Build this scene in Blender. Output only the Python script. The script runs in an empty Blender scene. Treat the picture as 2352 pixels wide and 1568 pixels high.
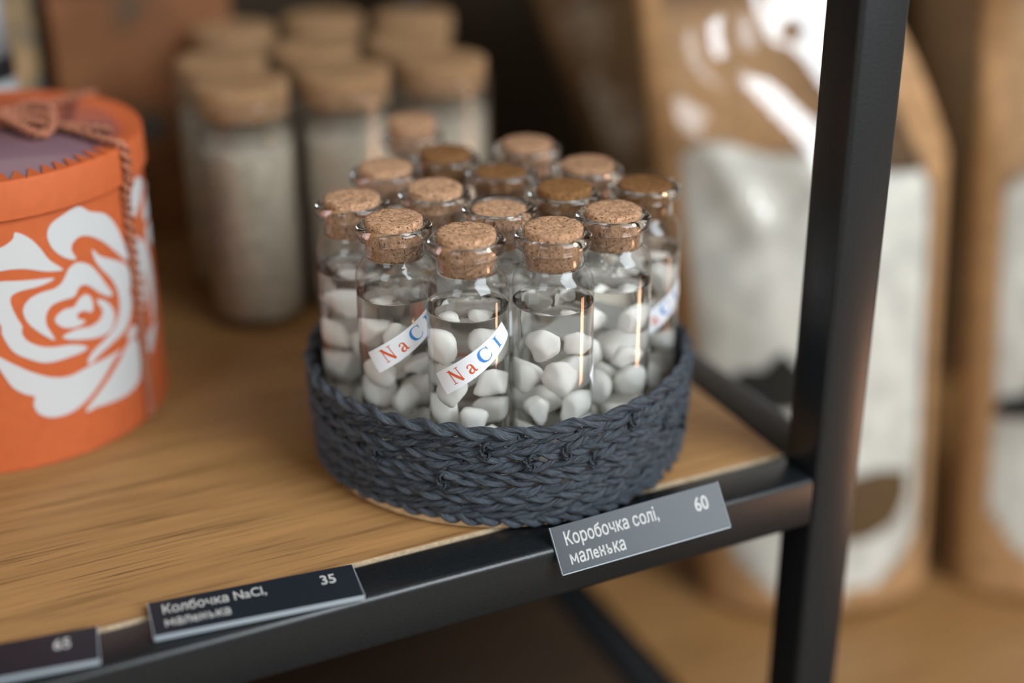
import bpy, bmesh, math, random
import numpy as np
from mathutils import Vector, Matrix

# ------------------------------------------------------------------ camera, world, light, exposure
S = 0.001                                   # everything below is written in millimetres
scene = bpy.context.scene
col = scene.collection
F_PX = 3267.0
YAW, PITCH, ROLL = (math.radians(a) for a in (25.0, 24.88, -0.35))
CAM = np.array([-295.1, -366.4, 268.3])
_F = np.array([math.sin(YAW) * math.cos(PITCH), math.cos(YAW) * math.cos(PITCH), -math.sin(PITCH)])
_r = np.array([math.cos(YAW), -math.sin(YAW), 0.0])
_u = np.cross(_r, _F)
_r2 = math.cos(ROLL) * _r + math.sin(ROLL) * _u
_u2 = -math.sin(ROLL) * _r + math.cos(ROLL) * _u
cd = bpy.data.cameras.new('camera')
cam = bpy.data.objects.new('camera', cd)
col.objects.link(cam)
M = Matrix.Identity(4)
for i in range(3):
    M[i][0], M[i][1], M[i][2], M[i][3] = _r2[i], _u2[i], -_F[i], CAM[i] * S
cam.matrix_world = M
cd.sensor_width = 36.0
cd.lens = F_PX * 36.0 / 2352.0
cd.clip_start = 0.01
cd.clip_end = 50
cd.dof.use_dof = True
cd.dof.focus_distance = 0.480
cd.dof.aperture_fstop = 2.1
scene.camera = cam

world = bpy.data.worlds.new('world')
scene.world = world
world.use_nodes = True
world.node_tree.nodes['Background'].inputs[0].default_value = (1.0, 0.87, 0.70, 1)
world.node_tree.nodes['Background'].inputs[1].default_value = 0.46

def area_light(name, loc, target, sx, sy, power, color, spread=math.pi):
    ld = bpy.data.lights.new(name, 'AREA')
    ld.shape = 'RECTANGLE'
    ld.size, ld.size_y, ld.energy, ld.color = sx, sy, power, color
    ld.spread = spread
    o = bpy.data.objects.new(name, ld)
    col.objects.link(o)
    o.location = Vector(loc) * S
    o.rotation_euler = (Vector(target) - Vector(loc)).to_track_quat('-Z', 'Y').to_euler()
    return o
# daylight from the shop window, in front of the shelf and to its right
area_light('window_daylight', (560, -1150, 980), (-60, 60, 0), 0.95, 1.2, 41.0, (0.84, 0.93, 1.0))
# a second, more distant window on the left
area_light('far_window_daylight', (-1500, -900, 1000), (-60, 60, 0), 0.7, 1.1, 10.0, (0.86, 0.93, 1.0))
# warm lamp low on the right
area_light('warm_lamp', (390, -215, -165), (-90, 60, 40), 0.11, 0.10, 0.036, (1.0, 0.50, 0.27), math.radians(44))

vs = scene.view_settings
vs.view_transform = 'Standard'
vs.look = 'None'
vs.gamma = 1.0
vs.use_curve_mapping = False
vs.exposure = 0.0
scene.cycles.max_bounces = 24
scene.cycles.transmission_bounces = 24
scene.cycles.transparent_max_bounces = 24
scene.cycles.glossy_bounces = 6
scene.cycles.diffuse_bounces = 8
scene.cycles.use_denoising = True

rng = random.Random(7)
nrg = np.random.default_rng(11)

# ------------------------------------------------------------------ materials
def new_mat(name):
    m = bpy.data.materials.new(name)
    m.use_nodes = True
    nt = m.node_tree
    return m, nt, nt.nodes['Principled BSDF']

def nd(nt, kind, **kw):
    n = nt.nodes.new(kind)
    for k, v in kw.items():
        if k in n.inputs:
            n.inputs[k].default_value = v
        else:
            setattr(n, k, v)
    return n

def coords(nt, scale=(1, 1, 1), out='Object', rot=(0, 0, 0)):
    tc = nt.nodes.new('ShaderNodeTexCoord')
    mp = nt.nodes.new('ShaderNodeMapping')
    mp.inputs['Scale'].default_value = scale
    mp.inputs['Rotation'].default_value = rot
    nt.links.new(tc.outputs[out], mp.inputs['Vector'])
    return mp.outputs['Vector']

def ramp(nt, src, stops):
    r = nt.nodes.new('ShaderNodeValToRGB')
    el = r.color_ramp.elements
    while len(el) < len(stops):
        el.new(0.5)
    for e, (p, c) in zip(el, stops):
        e.position = p
        e.color = (*c, 1) if len(c) == 3 else c
    nt.links.new(src, r.inputs['Fac'])
    return r.outputs['Color']

def mix(nt, a, b, fac, mode='MIX'):
    n = nt.nodes.new('ShaderNodeMix')
    n.data_type = 'RGBA'
    n.blend_type = mode
    for sock, v in ((n.inputs[6], a), (n.inputs[7], b), (n.inputs[0], fac)):
        if hasattr(v, 'is_linked'):
            nt.links.new(v, sock)
        else:
            sock.default_value = v if not isinstance(v, tuple) or len(v) == 4 else (*v, 1)
    return n.outputs[2]

def bump(nt, bs, height, strength=0.3, dist=0.001):
    b = nt.nodes.new('ShaderNodeBump')
    b.inputs['Strength'].default_value = strength
    b.inputs['Distance'].default_value = dist
    nt.links.new(height, b.inputs['Height'])
    nt.links.new(b.outputs['Normal'], bs.inputs['Normal'])

def plain(name, c, rough=0.6, spec=0.5, metal=0.0, noise=None, nstr=0.25, coat=0.0, var=0.82):
    m, nt, bs = new_mat(name)
    bs.inputs['Base Color'].default_value = (*c, 1)
    bs.inputs['Roughness'].default_value = rough
    bs.inputs['Specular IOR Level'].default_value = spec
    bs.inputs['Metallic'].default_value = metal
    bs.inputs['Coat Weight'].default_value = coat
    if noise:
        v = coords(nt)
        n = nd(nt, 'ShaderNodeTexNoise', Scale=noise, Detail=4.0)
        nt.links.new(v, n.inputs['Vector'])
        bump(nt, bs, n.outputs['Fac'], nstr, 0.0006)
        k = var
        nt.links.new(ramp(nt, n.outputs['Fac'], [(0.3, tuple(x * k for x in c)), (0.7, tuple(min(1, x / k) for x in c))]), bs.inputs['Base Color'])
    return m

def cork_mat(name, a, b, dark):
    m, nt, bs = new_mat(name)
    v = coords(nt)
    n = nd(nt, 'ShaderNodeTexNoise', Scale=560.0, Detail=4.0, Roughness=0.7)
    vo = nd(nt, 'ShaderNodeTexVoronoi', Scale=1000.0)
    sp = nd(nt, 'ShaderNodeTexNoise', Scale=1150.0, Detail=2.0)
    for t in (n, vo, sp):
        nt.links.new(v, t.inputs['Vector'])
    base = ramp(nt, n.outputs['Fac'], [(0.34, b), (0.62, a)])
    vg = nt.nodes.new('ShaderNodeRGBToBW')
    nt.links.new(vo.outputs['Color'], vg.inputs[0])
    cells = mix(nt, base, vg.outputs[0], 0.34, 'OVERLAY')
    mask = ramp(nt, sp.outputs['Fac'], [(0.585, (0, 0, 0)), (0.67, (1, 1, 1))])
    mm = nt.nodes.new('ShaderNodeRGBToBW')
    nt.links.new(mask, mm.inputs[0])
    nt.links.new(mix(nt, cells, (*dark, 1), mm.outputs[0]), bs.inputs['Base Color'])
    bs.inputs['Roughness'].default_value = 0.85
    bs.inputs['Specular IOR Level'].default_value = 0.2
    bump(nt, bs, n.outputs['Fac'], 0.5, 0.0012)
    return m

def wood_mat(name, light, mid, dark, rough=0.42):
    m, nt, bs = new_mat(name)
    v1 = coords(nt, (2.2, 34, 34))
    n1 = nd(nt, 'ShaderNodeTexNoise', Scale=4.0, Detail=5.0, Roughness=0.6)
    nt.links.new(v1, n1.inputs['Vector'])
    v2 = coords(nt, (9, 380, 380))
    n2 = nd(nt, 'ShaderNodeTexNoise', Scale=2.0, Detail=3.0, Roughness=0.6)
    nt.links.new(v2, n2.inputs['Vector'])
    c1 = ramp(nt, n1.outputs['Fac'], [(0.32, mid), (0.66, light)])
    k = ramp(nt, n2.outputs['Fac'], [(0.53, (0, 0, 0)), (0.72, (0.85, 0.85, 0.85))])
    bw = nt.nodes.new('ShaderNodeRGBToBW')
    nt.links.new(k, bw.inputs[0])
    nt.links.new(mix(nt, c1, (*dark, 1), bw.outputs[0]), bs.inputs['Base Color'])
    bs.inputs['Roughness'].default_value = rough
    bs.inputs['Specular IOR Level'].default_value = 0.4
    b2 = ramp(nt, n2.outputs['Fac'], [(0.55, (1, 1, 1)), (0.72, (0, 0, 0))])
    bump(nt, bs, b2, 0.25, 0.0004)
    return m

def glass_mat(name, ior, color=(1, 1, 1)):
    m = bpy.data.materials.new(name)
    m.use_nodes = True
    nt = m.node_tree
    nt.nodes.remove(nt.nodes['Principled BSDF'])
    g = nd(nt, 'ShaderNodeBsdfGlass', IOR=ior, Roughness=0.0)
    g.inputs['Color'].default_value = (*color, 1)
    nt.links.new(g.outputs[0], nt.nodes['Material Output'].inputs['Surface'])
    return m

def film_mat(name, rough=0.06, tint=(0.97, 0.97, 0.96), f0=0.12):
    m = bpy.data.materials.new(name)
    m.use_nodes = True
    nt = m.node_tree
    nt.nodes.remove(nt.nodes['Principled BSDF'])
    t = nt.nodes.new('ShaderNodeBsdfTransparent')
    t.inputs['Color'].default_value = (*tint, 1)
    g = nd(nt, 'ShaderNodeBsdfGlossy', Roughness=rough)
    lw = nd(nt, 'ShaderNodeLayerWeight', Blend=0.5)
    pw = nd(nt, 'ShaderNodeMath', operation='POWER')
    nt.links.new(lw.outputs['Facing'], pw.inputs[0])
    pw.inputs[1].default_value = 4.0
    ml = nd(nt, 'ShaderNodeMath', operation='MULTIPLY_ADD')
    nt.links.new(pw.outputs[0], ml.inputs[0])
    ml.inputs[1].default_value = 0.85
    ml.inputs[2].default_value = f0
    mx = nt.nodes.new('ShaderNodeMixShader')
    nt.links.new(ml.outputs[0], mx.inputs[0])
    nt.links.new(t.outputs[0], mx.inputs[1])
    nt.links.new(g.outputs[0], mx.inputs[2])
    nt.links.new(mx.outputs[0], nt.nodes['Material Output'].inputs['Surface'])
    return m

def cord_mat(name, a, b, rough=0.55):
    """paper cord: fibres run along the strand (u of the strand's own uv)"""
    m, nt, bs = new_mat(name)
    v = coords(nt, (3.2, 7.0, 1.0), 'UV')
    n = nd(nt, 'ShaderNodeTexNoise', Scale=2.2, Detail=4.0, Roughness=0.65)
    nt.links.new(v, n.inputs['Vector'])
    nt.links.new(ramp(nt, n.outputs['Fac'], [(0.3, a), (0.7, b)]), bs.inputs['Base Color'])
    bs.inputs['Roughness'].default_value = rough
    bs.inputs['Specular IOR Level'].default_value = 0.45
    bump(nt, bs, n.outputs['Fac'], 1.0, 0.0014)
    return m

def blotch_mat(name, stops, scale, rough=0.6):
    m, nt, bs = new_mat(name)
    v = coords(nt)
    n = nd(nt, 'ShaderNodeTexNoise', Scale=scale, Detail=2.0)
    nt.links.new(v, n.inputs['Vector'])
    nt.links.new(ramp(nt, n.outputs['Fac'], stops), bs.inputs['Base Color'])
    bs.inputs['Roughness'].default_value = rough
    return m

MAT = dict(
    steel=plain('black_powder_coat', (0.0072, 0.0088, 0.0105), 0.33, 0.48, noise=900, nstr=0.12),
    wood=wood_mat('oak_laminate', (0.295, 0.153, 0.056), (0.220, 0.110, 0.038), (0.080, 0.038, 0.013)),
    wood_edge=plain('raw_board_edge', (0.46, 0.35, 0.23), 0.8, 0.2, noise=500),
    shaded_wood=wood_mat('shade_darkened_board', (0.035, 0.020, 0.011), (0.025, 0.014, 0.008), (0.012, 0.007, 0.004)),  # board wood darkened to stand in for the shade below the basket shelf
    chip=plain('bare_chipboard', (0.30, 0.19, 0.10), 0.9, 0.1, noise=300),
    cork=cork_mat('light_cork', (0.50, 0.295, 0.180), (0.345, 0.188, 0.100), (0.095, 0.043, 0.018)),
    cork_mid=cork_mat('tan_cork', (0.36, 0.215, 0.115), (0.26, 0.145, 0.066), (0.08, 0.036, 0.014)),
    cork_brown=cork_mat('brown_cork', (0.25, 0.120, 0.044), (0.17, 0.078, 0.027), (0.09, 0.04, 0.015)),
    glass=glass_mat('clear_glass', 1.47),
    thin_glass=film_mat('thin_clear_glass', 0.0, (0.99, 0.992, 0.99), 0.05),
    brine=glass_mat('salt_water', 1.38, (0.995, 0.995, 0.985)),
    salt=plain('white_salt', (0.96, 0.945, 0.91), 0.5, 0.3),
    salt_fill=plain('grey_white_salt', (0.66, 0.585, 0.48), 0.7, 0.2, noise=180, nstr=0.3),
    paper=plain('white_paper', (0.74, 0.76, 0.80), 0.55, 0.3),
    ink_red=plain('orange_red_ink', (0.62, 0.095, 0.030), 0.5, 0.3),
    ink_blue=plain('blue_ink', (0.045, 0.22, 0.58), 0.5, 0.3),
    cord=cord_mat('slate_paper_cord', (0.014, 0.019, 0.028), (0.125, 0.150, 0.185)),
    twine=cord_mat('orange_twine', (0.60, 0.19, 0.10), (0.74, 0.31, 0.18), 0.7),
    ply=plain('pale_plywood', (0.55, 0.38, 0.22), 0.7, 0.3, noise=300),
    orange=plain('orange_card', (0.49, 0.106, 0.032), 0.66, 0.25, noise=240, nstr=0.05, var=0.95),
    white_card=plain('white_card', (0.52, 0.52, 0.52), 0.7, 0.3),
    purple=plain('purple_glossy_print', (0.17, 0.095, 0.118), 0.20, 0.7, coat=1.0),
    tagdark=plain('dark_card_under_plastic', (0.011, 0.016, 0.023), 0.28, 0.35),
    tagprint=plain('pale_print', (0.44, 0.44, 0.43), 0.5, 0.3),
    tagedge=plain('frosted_plastic_edge', (0.30, 0.34, 0.38), 0.35, 0.5),
    kraft=plain('kraft_paper', (0.36, 0.195, 0.085), 0.62, 0.35, noise=120, nstr=0.2),
    kraft_shaded=plain('shade_darkened_kraft', (0.10, 0.050, 0.017), 0.62, 0.35, noise=120, nstr=0.2),  # darker copy of the kraft; the back row's shade is in the colour
    bagsalt=plain('bagged_white_salt', (0.60, 0.575, 0.525), 0.8, 0.2, noise=60, nstr=0.5),
    film=film_mat('clear_film'),
    black_print=plain('black_print', (0.012, 0.011, 0.010), 0.4, 0.4),
    brown_print=plain('brown_print', (0.085, 0.045, 0.016), 0.5, 0.4),
    wall=plain('shade_darkened_wall', (0.030, 0.019, 0.010), 0.8, 0.2, noise=20),  # base colour kept very low, carrying the deep shade behind the shelf
    floor=plain('brown_floor', (0.10, 0.06, 0.03), 0.6, 0.3, noise=20),
    rust=blotch_mat('rust_print', [(0.30, (0.035, 0.038, 0.042)), (0.36, (0.10, 0.045, 0.012)), (0.46, (0.155, 0.052, 0.013)), (0.68, (0.20, 0.075, 0.022))], 22.0),
    olive=blotch_mat('olive_tan_print', [(0.34, (0.06, 0.07, 0.075)), (0.46, (0.24, 0.15, 0.06)), (0.6, (0.34, 0.21, 0.11)), (0.70, (0.46, 0.15, 0.03))], 34.0),
    milk=plain('milky_plastic', (0.36, 0.37, 0.37), 0.25, 0.5),
    blackcap=plain('black_plastic', (0.012, 0.012, 0.013), 0.35, 0.5),
)

# ------------------------------------------------------------------ mesh helpers
def mesh_data(name, verts, faces, smooth=True, uvs=None):
    me = bpy.data.meshes.new(name)
    me.from_pydata([tuple(float(c) * S for c in v) for v in verts], [], [tuple(int(i) for i in f) for f in faces])
    if smooth:
        me.polygons.foreach_set('use_smooth', [True] * len(me.polygons))
    if uvs is not None:
        lay = me.uv_layers.new(name='UVMap')
        vi = np.empty(len(me.loops), dtype=np.int32)
        me.loops.foreach_get('vertex_index', vi)
        lay.data.foreach_set('uv', np.asarray(uvs, dtype=np.float32)[vi].ravel())
    me.update()
    return me

def link(name, me, mat=None, parent=None, loc=(0, 0, 0)):
    o = bpy.data.objects.new(name, me)
    col.objects.link(o)
    if mat is not None and not me.materials:
        me.materials.append(mat)
    o.location = Vector(loc) * S
    if parent is not None:
        o.parent = parent
    return o

def obj(name, verts, faces, mat, parent=None, smooth=True, loc=(0, 0, 0), uvs=None):
    return link(name, mesh_data(name, verts, faces, smooth, uvs), mat, parent, loc)

def tag(o, label, cat, group=None):
    o['label'] = label
    o['category'] = cat
    if group:
        o['group'] = group
    return o

def empty(name, loc=(0, 0, 0), rz=0.0):
    o = bpy.data.objects.new(name, None)
    col.objects.link(o)
    o.empty_display_size = 0.01
    o.location = Vector(loc) * S
    o.rotation_euler = (0, 0, rz)
    return o

def lathe(prof, n=48, cap0=True, cap1=True):
    """revolve (r, z) points; a radius under 1e-6 makes a pole"""
    V, Fc, rings = [], [], []
    for r, z in prof:
        if r < 1e-6:
            rings.append([len(V)])
            V.append((0, 0, z))
        else:
            rings.append(list(range(len(V), len(V) + n)))
            for k in range(n):
                a = 2 * math.pi * k / n
                V.append((r * math.cos(a), r * math.sin(a), z))
    for A, B in zip(rings[:-1], rings[1:]):
        for k in range(n):
            k2 = (k + 1) % n
            if len(A) == 1 and len(B) == 1:
                continue
            if len(A) == 1:
                Fc.append((A[0], B[k2], B[k]))
            elif len(B) == 1:
                Fc.append((A[k], A[k2], B[0]))
            else:
                Fc.append((A[k], A[k2], B[k2], B[k]))
    if cap0 and len(rings[0]) > 1:
        Fc.append(tuple(reversed(rings[0])))
    if cap1 and len(rings[-1]) > 1:
        Fc.append(tuple(rings[-1]))
    return V, Fc

def flat_sharp(o, deg=35):
    me = o.data
    me.polygons.foreach_set('use_smooth', [True] * len(me.polygons))
    bm = bmesh.new()
    bm.from_mesh(me)
    for e in bm.edges:
        if len(e.link_faces) == 2 and e.calc_face_angle(0) > math.radians(deg):
            e.smooth = False
    bm.to_mesh(me)
    bm.free()

def box_mesh(name, x0, x1, y0, y1, z0, z1, bev=0.0, seg=2):
    bm = bmesh.new()
    vs_ = [bm.verts.new((x * S, y * S, z * S)) for x in (x0, x1) for y in (y0, y1) for z in (z0, z1)]
    for f in ((0, 1, 3, 2), (4, 6, 7, 5), (0, 4, 5, 1), (2, 3, 7, 6), (0, 2, 6, 4), (1, 5, 7, 3)):
        bm.faces.new([vs_[i] for i in f])
    bmesh.ops.recalc_face_normals(bm, faces=bm.faces)
    if bev:
        bmesh.ops.bevel(bm, geom=list(bm.edges), offset=bev * S, segments=seg, affect='EDGES', profile=0.5)
    me = bpy.data.meshes.new(name)
    bm.to_mesh(me)
    bm.free()
    return me

def box(name, x0, x1, y0, y1, z0, z1, mat, parent=None, bev=0.0, seg=2):
    o = link(name, box_mesh(name, x0, x1, y0, y1, z0, z1, bev, seg), mat, parent)
    if bev:
        flat_sharp(o, 50)
    return o

def rope(path, r, pitch, hand=1, ns=2, seg=7, closed=False, up=(0, 0, 1), off=None, wob=0.0, phase=0.0):
    """twisted strands along a path: returns verts, faces, uvs"""
    P = np.asarray(path, float)
    n = len(P)
    if closed:
        T = np.roll(P, -1, 0) - np.roll(P, 1, 0)
        L = np.linalg.norm(np.roll(P, -1, 0) - P, axis=1)
    else:
        T = np.gradient(P, axis=0)
        L = np.append(np.linalg.norm(P[1:] - P[:-1], axis=1), 0)
    s = np.concatenate([[0], np.cumsum(L)[:-1]])
    tot = L.sum()
    turns = tot / pitch
    if closed:
        turns = max(1, round(turns))
    T /= np.linalg.norm(T, axis=1)[:, None]
    U = np.cross(T, np.asarray(up, float))
    U /= np.linalg.norm(U, axis=1)[:, None] + 1e-9
    B = np.cross(U, T)
    off = r * 0.92 if off is None else off
    V, Fc, UV = [], [], []
    for k in range(ns):
        ph = 2 * math.pi * (turns * s / tot * hand + k / ns) + phase
        ctr = P + off * (np.cos(ph)[:, None] * U + np.sin(ph)[:, None] * B)
        rad = r * (1 + wob * np.interp(np.arange(n), np.arange(0, n + 5, 5), nrg.normal(0, 1, len(np.arange(0, n + 5, 5)))))
        if closed:
            rad[-3:] = rad[0]
        base = len(V)
        for j in range(seg):
            a = 2 * math.pi * j / seg + ph
        A = (np.arange(seg) * 2 * math.pi / seg)[None, :] + ph[:, None]
        ring = ctr[:, None, :] + rad[:, None, None] * (np.cos(A)[..., None] * U[:, None, :] + np.sin(A)[..., None] * B[:, None, :])
        V.extend(ring.reshape(-1, 3).tolist())
        UV.extend([(s[i] / pitch, j / seg + k * 3.7) for i in range(n) for j in range(seg)])
        m = n if closed else n - 1
        for i in range(m):
            i2 = (i + 1) % n
            for j in range(seg):
                j2 = (j + 1) % seg
                Fc.append((base + i * seg + j, base + i2 * seg + j, base + i2 * seg + j2, base + i * seg + j2))
        if not closed:
            Fc.append(tuple(base + j for j in range(seg)))
            Fc.append(tuple(base + (n - 1) * seg + j for j in reversed(range(seg))))
    return V, Fc, UV

def smooth_path(pts, n=8, closed=False):
    P = [np.asarray(p, float) for p in pts]
    out = []
    m = len(P)
    rngi = range(m) if closed else range(m - 1)
    for i in rngi:
        if closed:
            p0, p1, p2, p3 = P[i - 1], P[i], P[(i + 1) % m], P[(i + 2) % m]
        else:
            p0, p1, p2, p3 = P[max(i - 1, 0)], P[i], P[i + 1], P[min(i + 2, m - 1)]
        for k in range(n):
            t = k / n
            out.append(0.5 * (2 * p1 + (p2 - p0) * t + (2 * p0 - 5 * p1 + 4 * p2 - p3) * t * t + (3 * p1 - p0 - 3 * p2 + p3) * t ** 3))
    if not closed:
        out.append(P[-1])
    return np.array(out)

def _glyph_mesh(body, size, bold):
    cu = bpy.data.curves.new('lettering', 'FONT')
    cu.body = body
    cu.size = size
    cu.resolution_u = 3
    cu.offset = bold
    o = bpy.data.objects.new('lettering_tmp', cu)
    col.objects.link(o)
    dg = bpy.context.evaluated_depsgraph_get()
    me = bpy.data.meshes.new_from_object(o.evaluated_get(dg))
    V = [(v.co.x, v.co.y) for v in me.vertices]
    Fc = [tuple(p.vertices) for p in me.polygons]
    bpy.data.objects.remove(o)
    bpy.data.meshes.remove(me)
    bpy.data.curves.remove(cu)
    return V, Fc

def _bars(rects):
    V, Fc = [], []
    for x0, x1, y0, y1 in rects:
        b = len(V)
        V += [(x0, y0), (x1, y0), (x1, y1), (x0, y1)]
        Fc.append((b, b + 1, b + 2, b + 3))
    return V, Fc

def text_polys(body, size, xs=1.0, bold=0.0):
    """lettering as flat polygons (mm): the built-in font glyph by glyph; two letters are drawn by hand"""
    ref = max(v[0] for v in _glyph_mesh('l', size, bold)[0])
    xh = max(v[1] for v in _glyph_mesh('\u043a', size, 0.0)[0])
    w = size * 0.092 + 2 * bold
    pen, V, Fc, cache = 0.0, [], [], {}
    for ch in body:
        c = 'e' if ch == '\u0435' else ch
        if c not in cache:
            adv = max(v[0] for v in _glyph_mesh(c + 'l', size, bold)[0]) - ref
            l0, l1 = size * 0.075, size * 0.50
            if c == '\u043d':
                g = _bars([(l0, l0 + w, 0, xh), (l1 - w, l1, 0, xh), (l0, l1, xh / 2 - w / 2, xh / 2 + w / 2)])
            elif c == '\u043c':
                r1, m_ = adv - l0, adv / 2
                gv, gf = _bars([(l0, l0 + w, 0, xh), (r1 - w, r1, 0, xh)])
                gv += [(l0, xh), (l0 + w, xh), (m_ + w * 0.45, xh * 0.22), (m_ - w * 0.45, xh * 0.22), (r1, xh), (r1 - w, xh)]
                gf += [(8, 11, 10, 9), (12, 13, 11, 10)]
                g = (gv, gf)
            elif c == '\u044c':
                r = xh * 0.29
                cx, cy = l1 - r - w * 0.2, r
                gv, gf = _bars([(l0, l0 + w, 0, xh), (l0, cx, 0, w * 0.85), (l0, cx, 2 * r - w * 0.85, 2 * r)])
                k0 = len(gv)
                for k in range(13):
                    a = -math.pi / 2 + math.pi * k / 12
                    gv += [(cx + r * math.cos(a), cy + r * math.sin(a)), (cx + (r - w) * math.cos(a), cy + (r - w * 0.85) * math.sin(a))]
                    if k:
                        q = k0 + 2 * k
                        gf.append((q - 2, q, q + 1, q - 1))
                g = (gv, gf)
            else:
                g = ([], []) if c == ' ' else _glyph_mesh(c, size, bold)
            cache[c] = (adv, g)
        adv, (gv, gf) = cache[c]
        k0 = len(V)
        V += [((x + pen) * xs, y, 0) for x, y in gv]
        Fc += [tuple(i + k0 for i in f) for f in gf]
        pen += adv
    return V, Fc

# ------------------------------------------------------------------ the setting
wl = box('wall_back', -1300, 1500, 470, 490, -900, 900, MAT['wall'])
wl['kind'] = 'structure'
fl = box('floor', -1300, 1500, -900, 470, -920, -900, MAT['floor'])
fl['kind'] = 'structure'

# ------------------------------------------------------------------ shelf unit
fr = empty('metal_shelving', (0, 0, -900))
tag(fr, 'black steel shelf frame carrying the upper wooden board, with square-tube posts and rails', 'shelving')
def tube(name, x0, x1, y0, y1, z0, z1, parent, bev=2.2):
    return box(name, x0, x1, y0, y1, z0 + 900, z1 + 900, MAT['steel'], parent, bev, 3)
tube('post', 0, 20, 0, 20, -900, 380, fr)
tube('post', 0, 20, 420, 440, -900, 380, fr)
tube('post', -720, -700, 0, 20, -900, 380, fr)
tube('post', -720, -700, 420, 440, -900, 380, fr)
for z in (-0.3, -188.0):
    tube('front_rail', -700, 0, 0, 20, z - 20.6, z, fr)
    tube('rear_rail', -700, 0, 420, 440, z - 20.6, z, fr)
    tube('side_rail', 0, 20, 20, 420, z - 20.6, z, fr)
    tube('side_rail', -720, -700, 20, 420, z - 20.6, z, fr)

def board(x0, x1, z, label, y0=20.6, y1=419.5, k='wood', ke='wood_edge'):
    b = empty('shelf_board', ((x0 + x1) / 2, (y0 + y1) / 2, z - 18))
    w, d = (x1 - x0) / 2, (y1 - y0) / 2
    o = box('panel', -w, w, -d + 0.5, d, 0, 18, MAT[k], b, 0.3, 1)
    e = box('edge_strip', -w, w, -d, -d + 0.5, 0, 17.9, MAT[ke], b)
    tag(b, label, 'shelf board')
    return b
board(-699.4, -0.6, 0.0, 'oak-coloured wooden shelf board carrying the basket and the orange box')
board(-699.4, -0.6, -189.0, 'lower wooden shelf board, shade painted into its colour, under the basket shelf', k='shaded_wood', ke='shaded_wood')

nf = empty('metal_shelving', (22, 0, -900))
tag(nf, 'low black steel frame beside the post, carrying the board with the kraft pouches', 'shelving')
def ntube(name, x0, x1, y0, y1, z0, z1):
    return box(name, x0 - 22, x1 - 22, y0, y1, z0 + 900, z1 + 900, MAT['steel'], nf, 1.6, 3)
for px in (22, 780):
    for py in (0, 420):
        ntube('post', px, px + 20, py, py + 20, -900, -189)
ntube('front_rail', 42, 780, 0, 20, -209, -189)
ntube('rear_rail', 42, 780, 420, 440, -209, -189)
nb = empty('shelf_board', (411, 220, -189))
box('panel', -388, 388, -219, 219, 0.2, 1.0 + 0.2, MAT['wood'], nb)
box('edge_strip', -388, 388, -220, -219, 0.2, 1.2, MAT['wood_edge'], nb)
tag(nb, 'oak-coloured lower board beside the post on which the kraft pouches stand', 'shelf board')
NZ = -187.8

# ------------------------------------------------------------------ woven basket
BX, BY = -91.3, 82.2
bk = empty('round_basket', (BX, BY, 0.1))
tag(bk, 'low round basket woven of slate blue paper cord, crowded with small corked vials', 'basket')
V, Fc = lathe([(0, 0), (68.6, 0), (69.6, 0.5), (69.6, 2.6), (68.8, 3.1), (0, 3.1)], 96)
flat_sharp(obj('base_disc', V, Fc, MAT['ply'], bk), 40)
NR = 12
for i in range(NR):
    f = i / (NR - 1)
    N = 520
    th = np.linspace(0, 2 * math.pi, N, endpoint=False)
    ph = nrg.uniform(0, 6.28, 6)
    amp = 0.55 if 0 < i < NR - 1 else 0.8
    wz = sum(np.sin((k + 2) * th + ph[k]) for k in range(4)) * amp * 0.36 + np.sin(19 * th + ph[4]) * 0.30 + np.sin(41 * th + ph[1]) * 0.2
    wr = np.sin(3 * th + ph[5]) * 0.25 + np.sin(23 * th + ph[0]) * 0.35 + np.sin(37 * th + ph[2]) * 0.25
    z = 2.6 + f * 36.6 + wz * (0.4 + 0.6 * f)
    if i < 2:                                   # the lowest coils have slipped up and show the pale base
        z = z + (2.1 - i * 0.7) * np.exp(-((np.degrees(th) - 213 + 180) % 360 - 180) ** 2 / 700.0) * 1.0
    Rr = 69.6 + 1.9 * f + 0.6 * math.sin(f * 3.1) + wr
    path = np.stack([Rr * np.cos(th), Rr * np.sin(th), z], 1)
    hand = [-1, 1, 1, -1, 1, -1, -1, 1, -1, 1, 1, -1][i]
    r = 1.12 if i not in (0, NR - 1) else 1.28
    V, Fc, UV = rope(path, r, 18.0 + nrg.uniform(-4, 4), hand, 2, 9, True, wob=0.16, phase=nrg.uniform(0, 6.28))
    obj('cord_coil', V, Fc, MAT['cord'], bk, uvs=UV)
for k in range(22):                             # upright stakes the coils are woven around
    a = 2 * math.pi * (k + 0.35) / 22
    c = np.array([math.cos(a), math.sin(a)])
    pts = []
    for t in np.linspace(0, 1, 24):
        z = 3.4 + t * 35.0
        rr = 69.2 + 1.7 * t + 0.9 * math.sin(t * math.pi * 12 + k)
        pts.append((rr * c[0], rr * c[1], z))
    V, Fc, UV = rope(np.array(pts), 0.75, 7, 1, 2, 6, False, up=(-c[1], c[0], 0.01))
    obj('stake', V, Fc, MAT['cord'], bk, uvs=UV)
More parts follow.
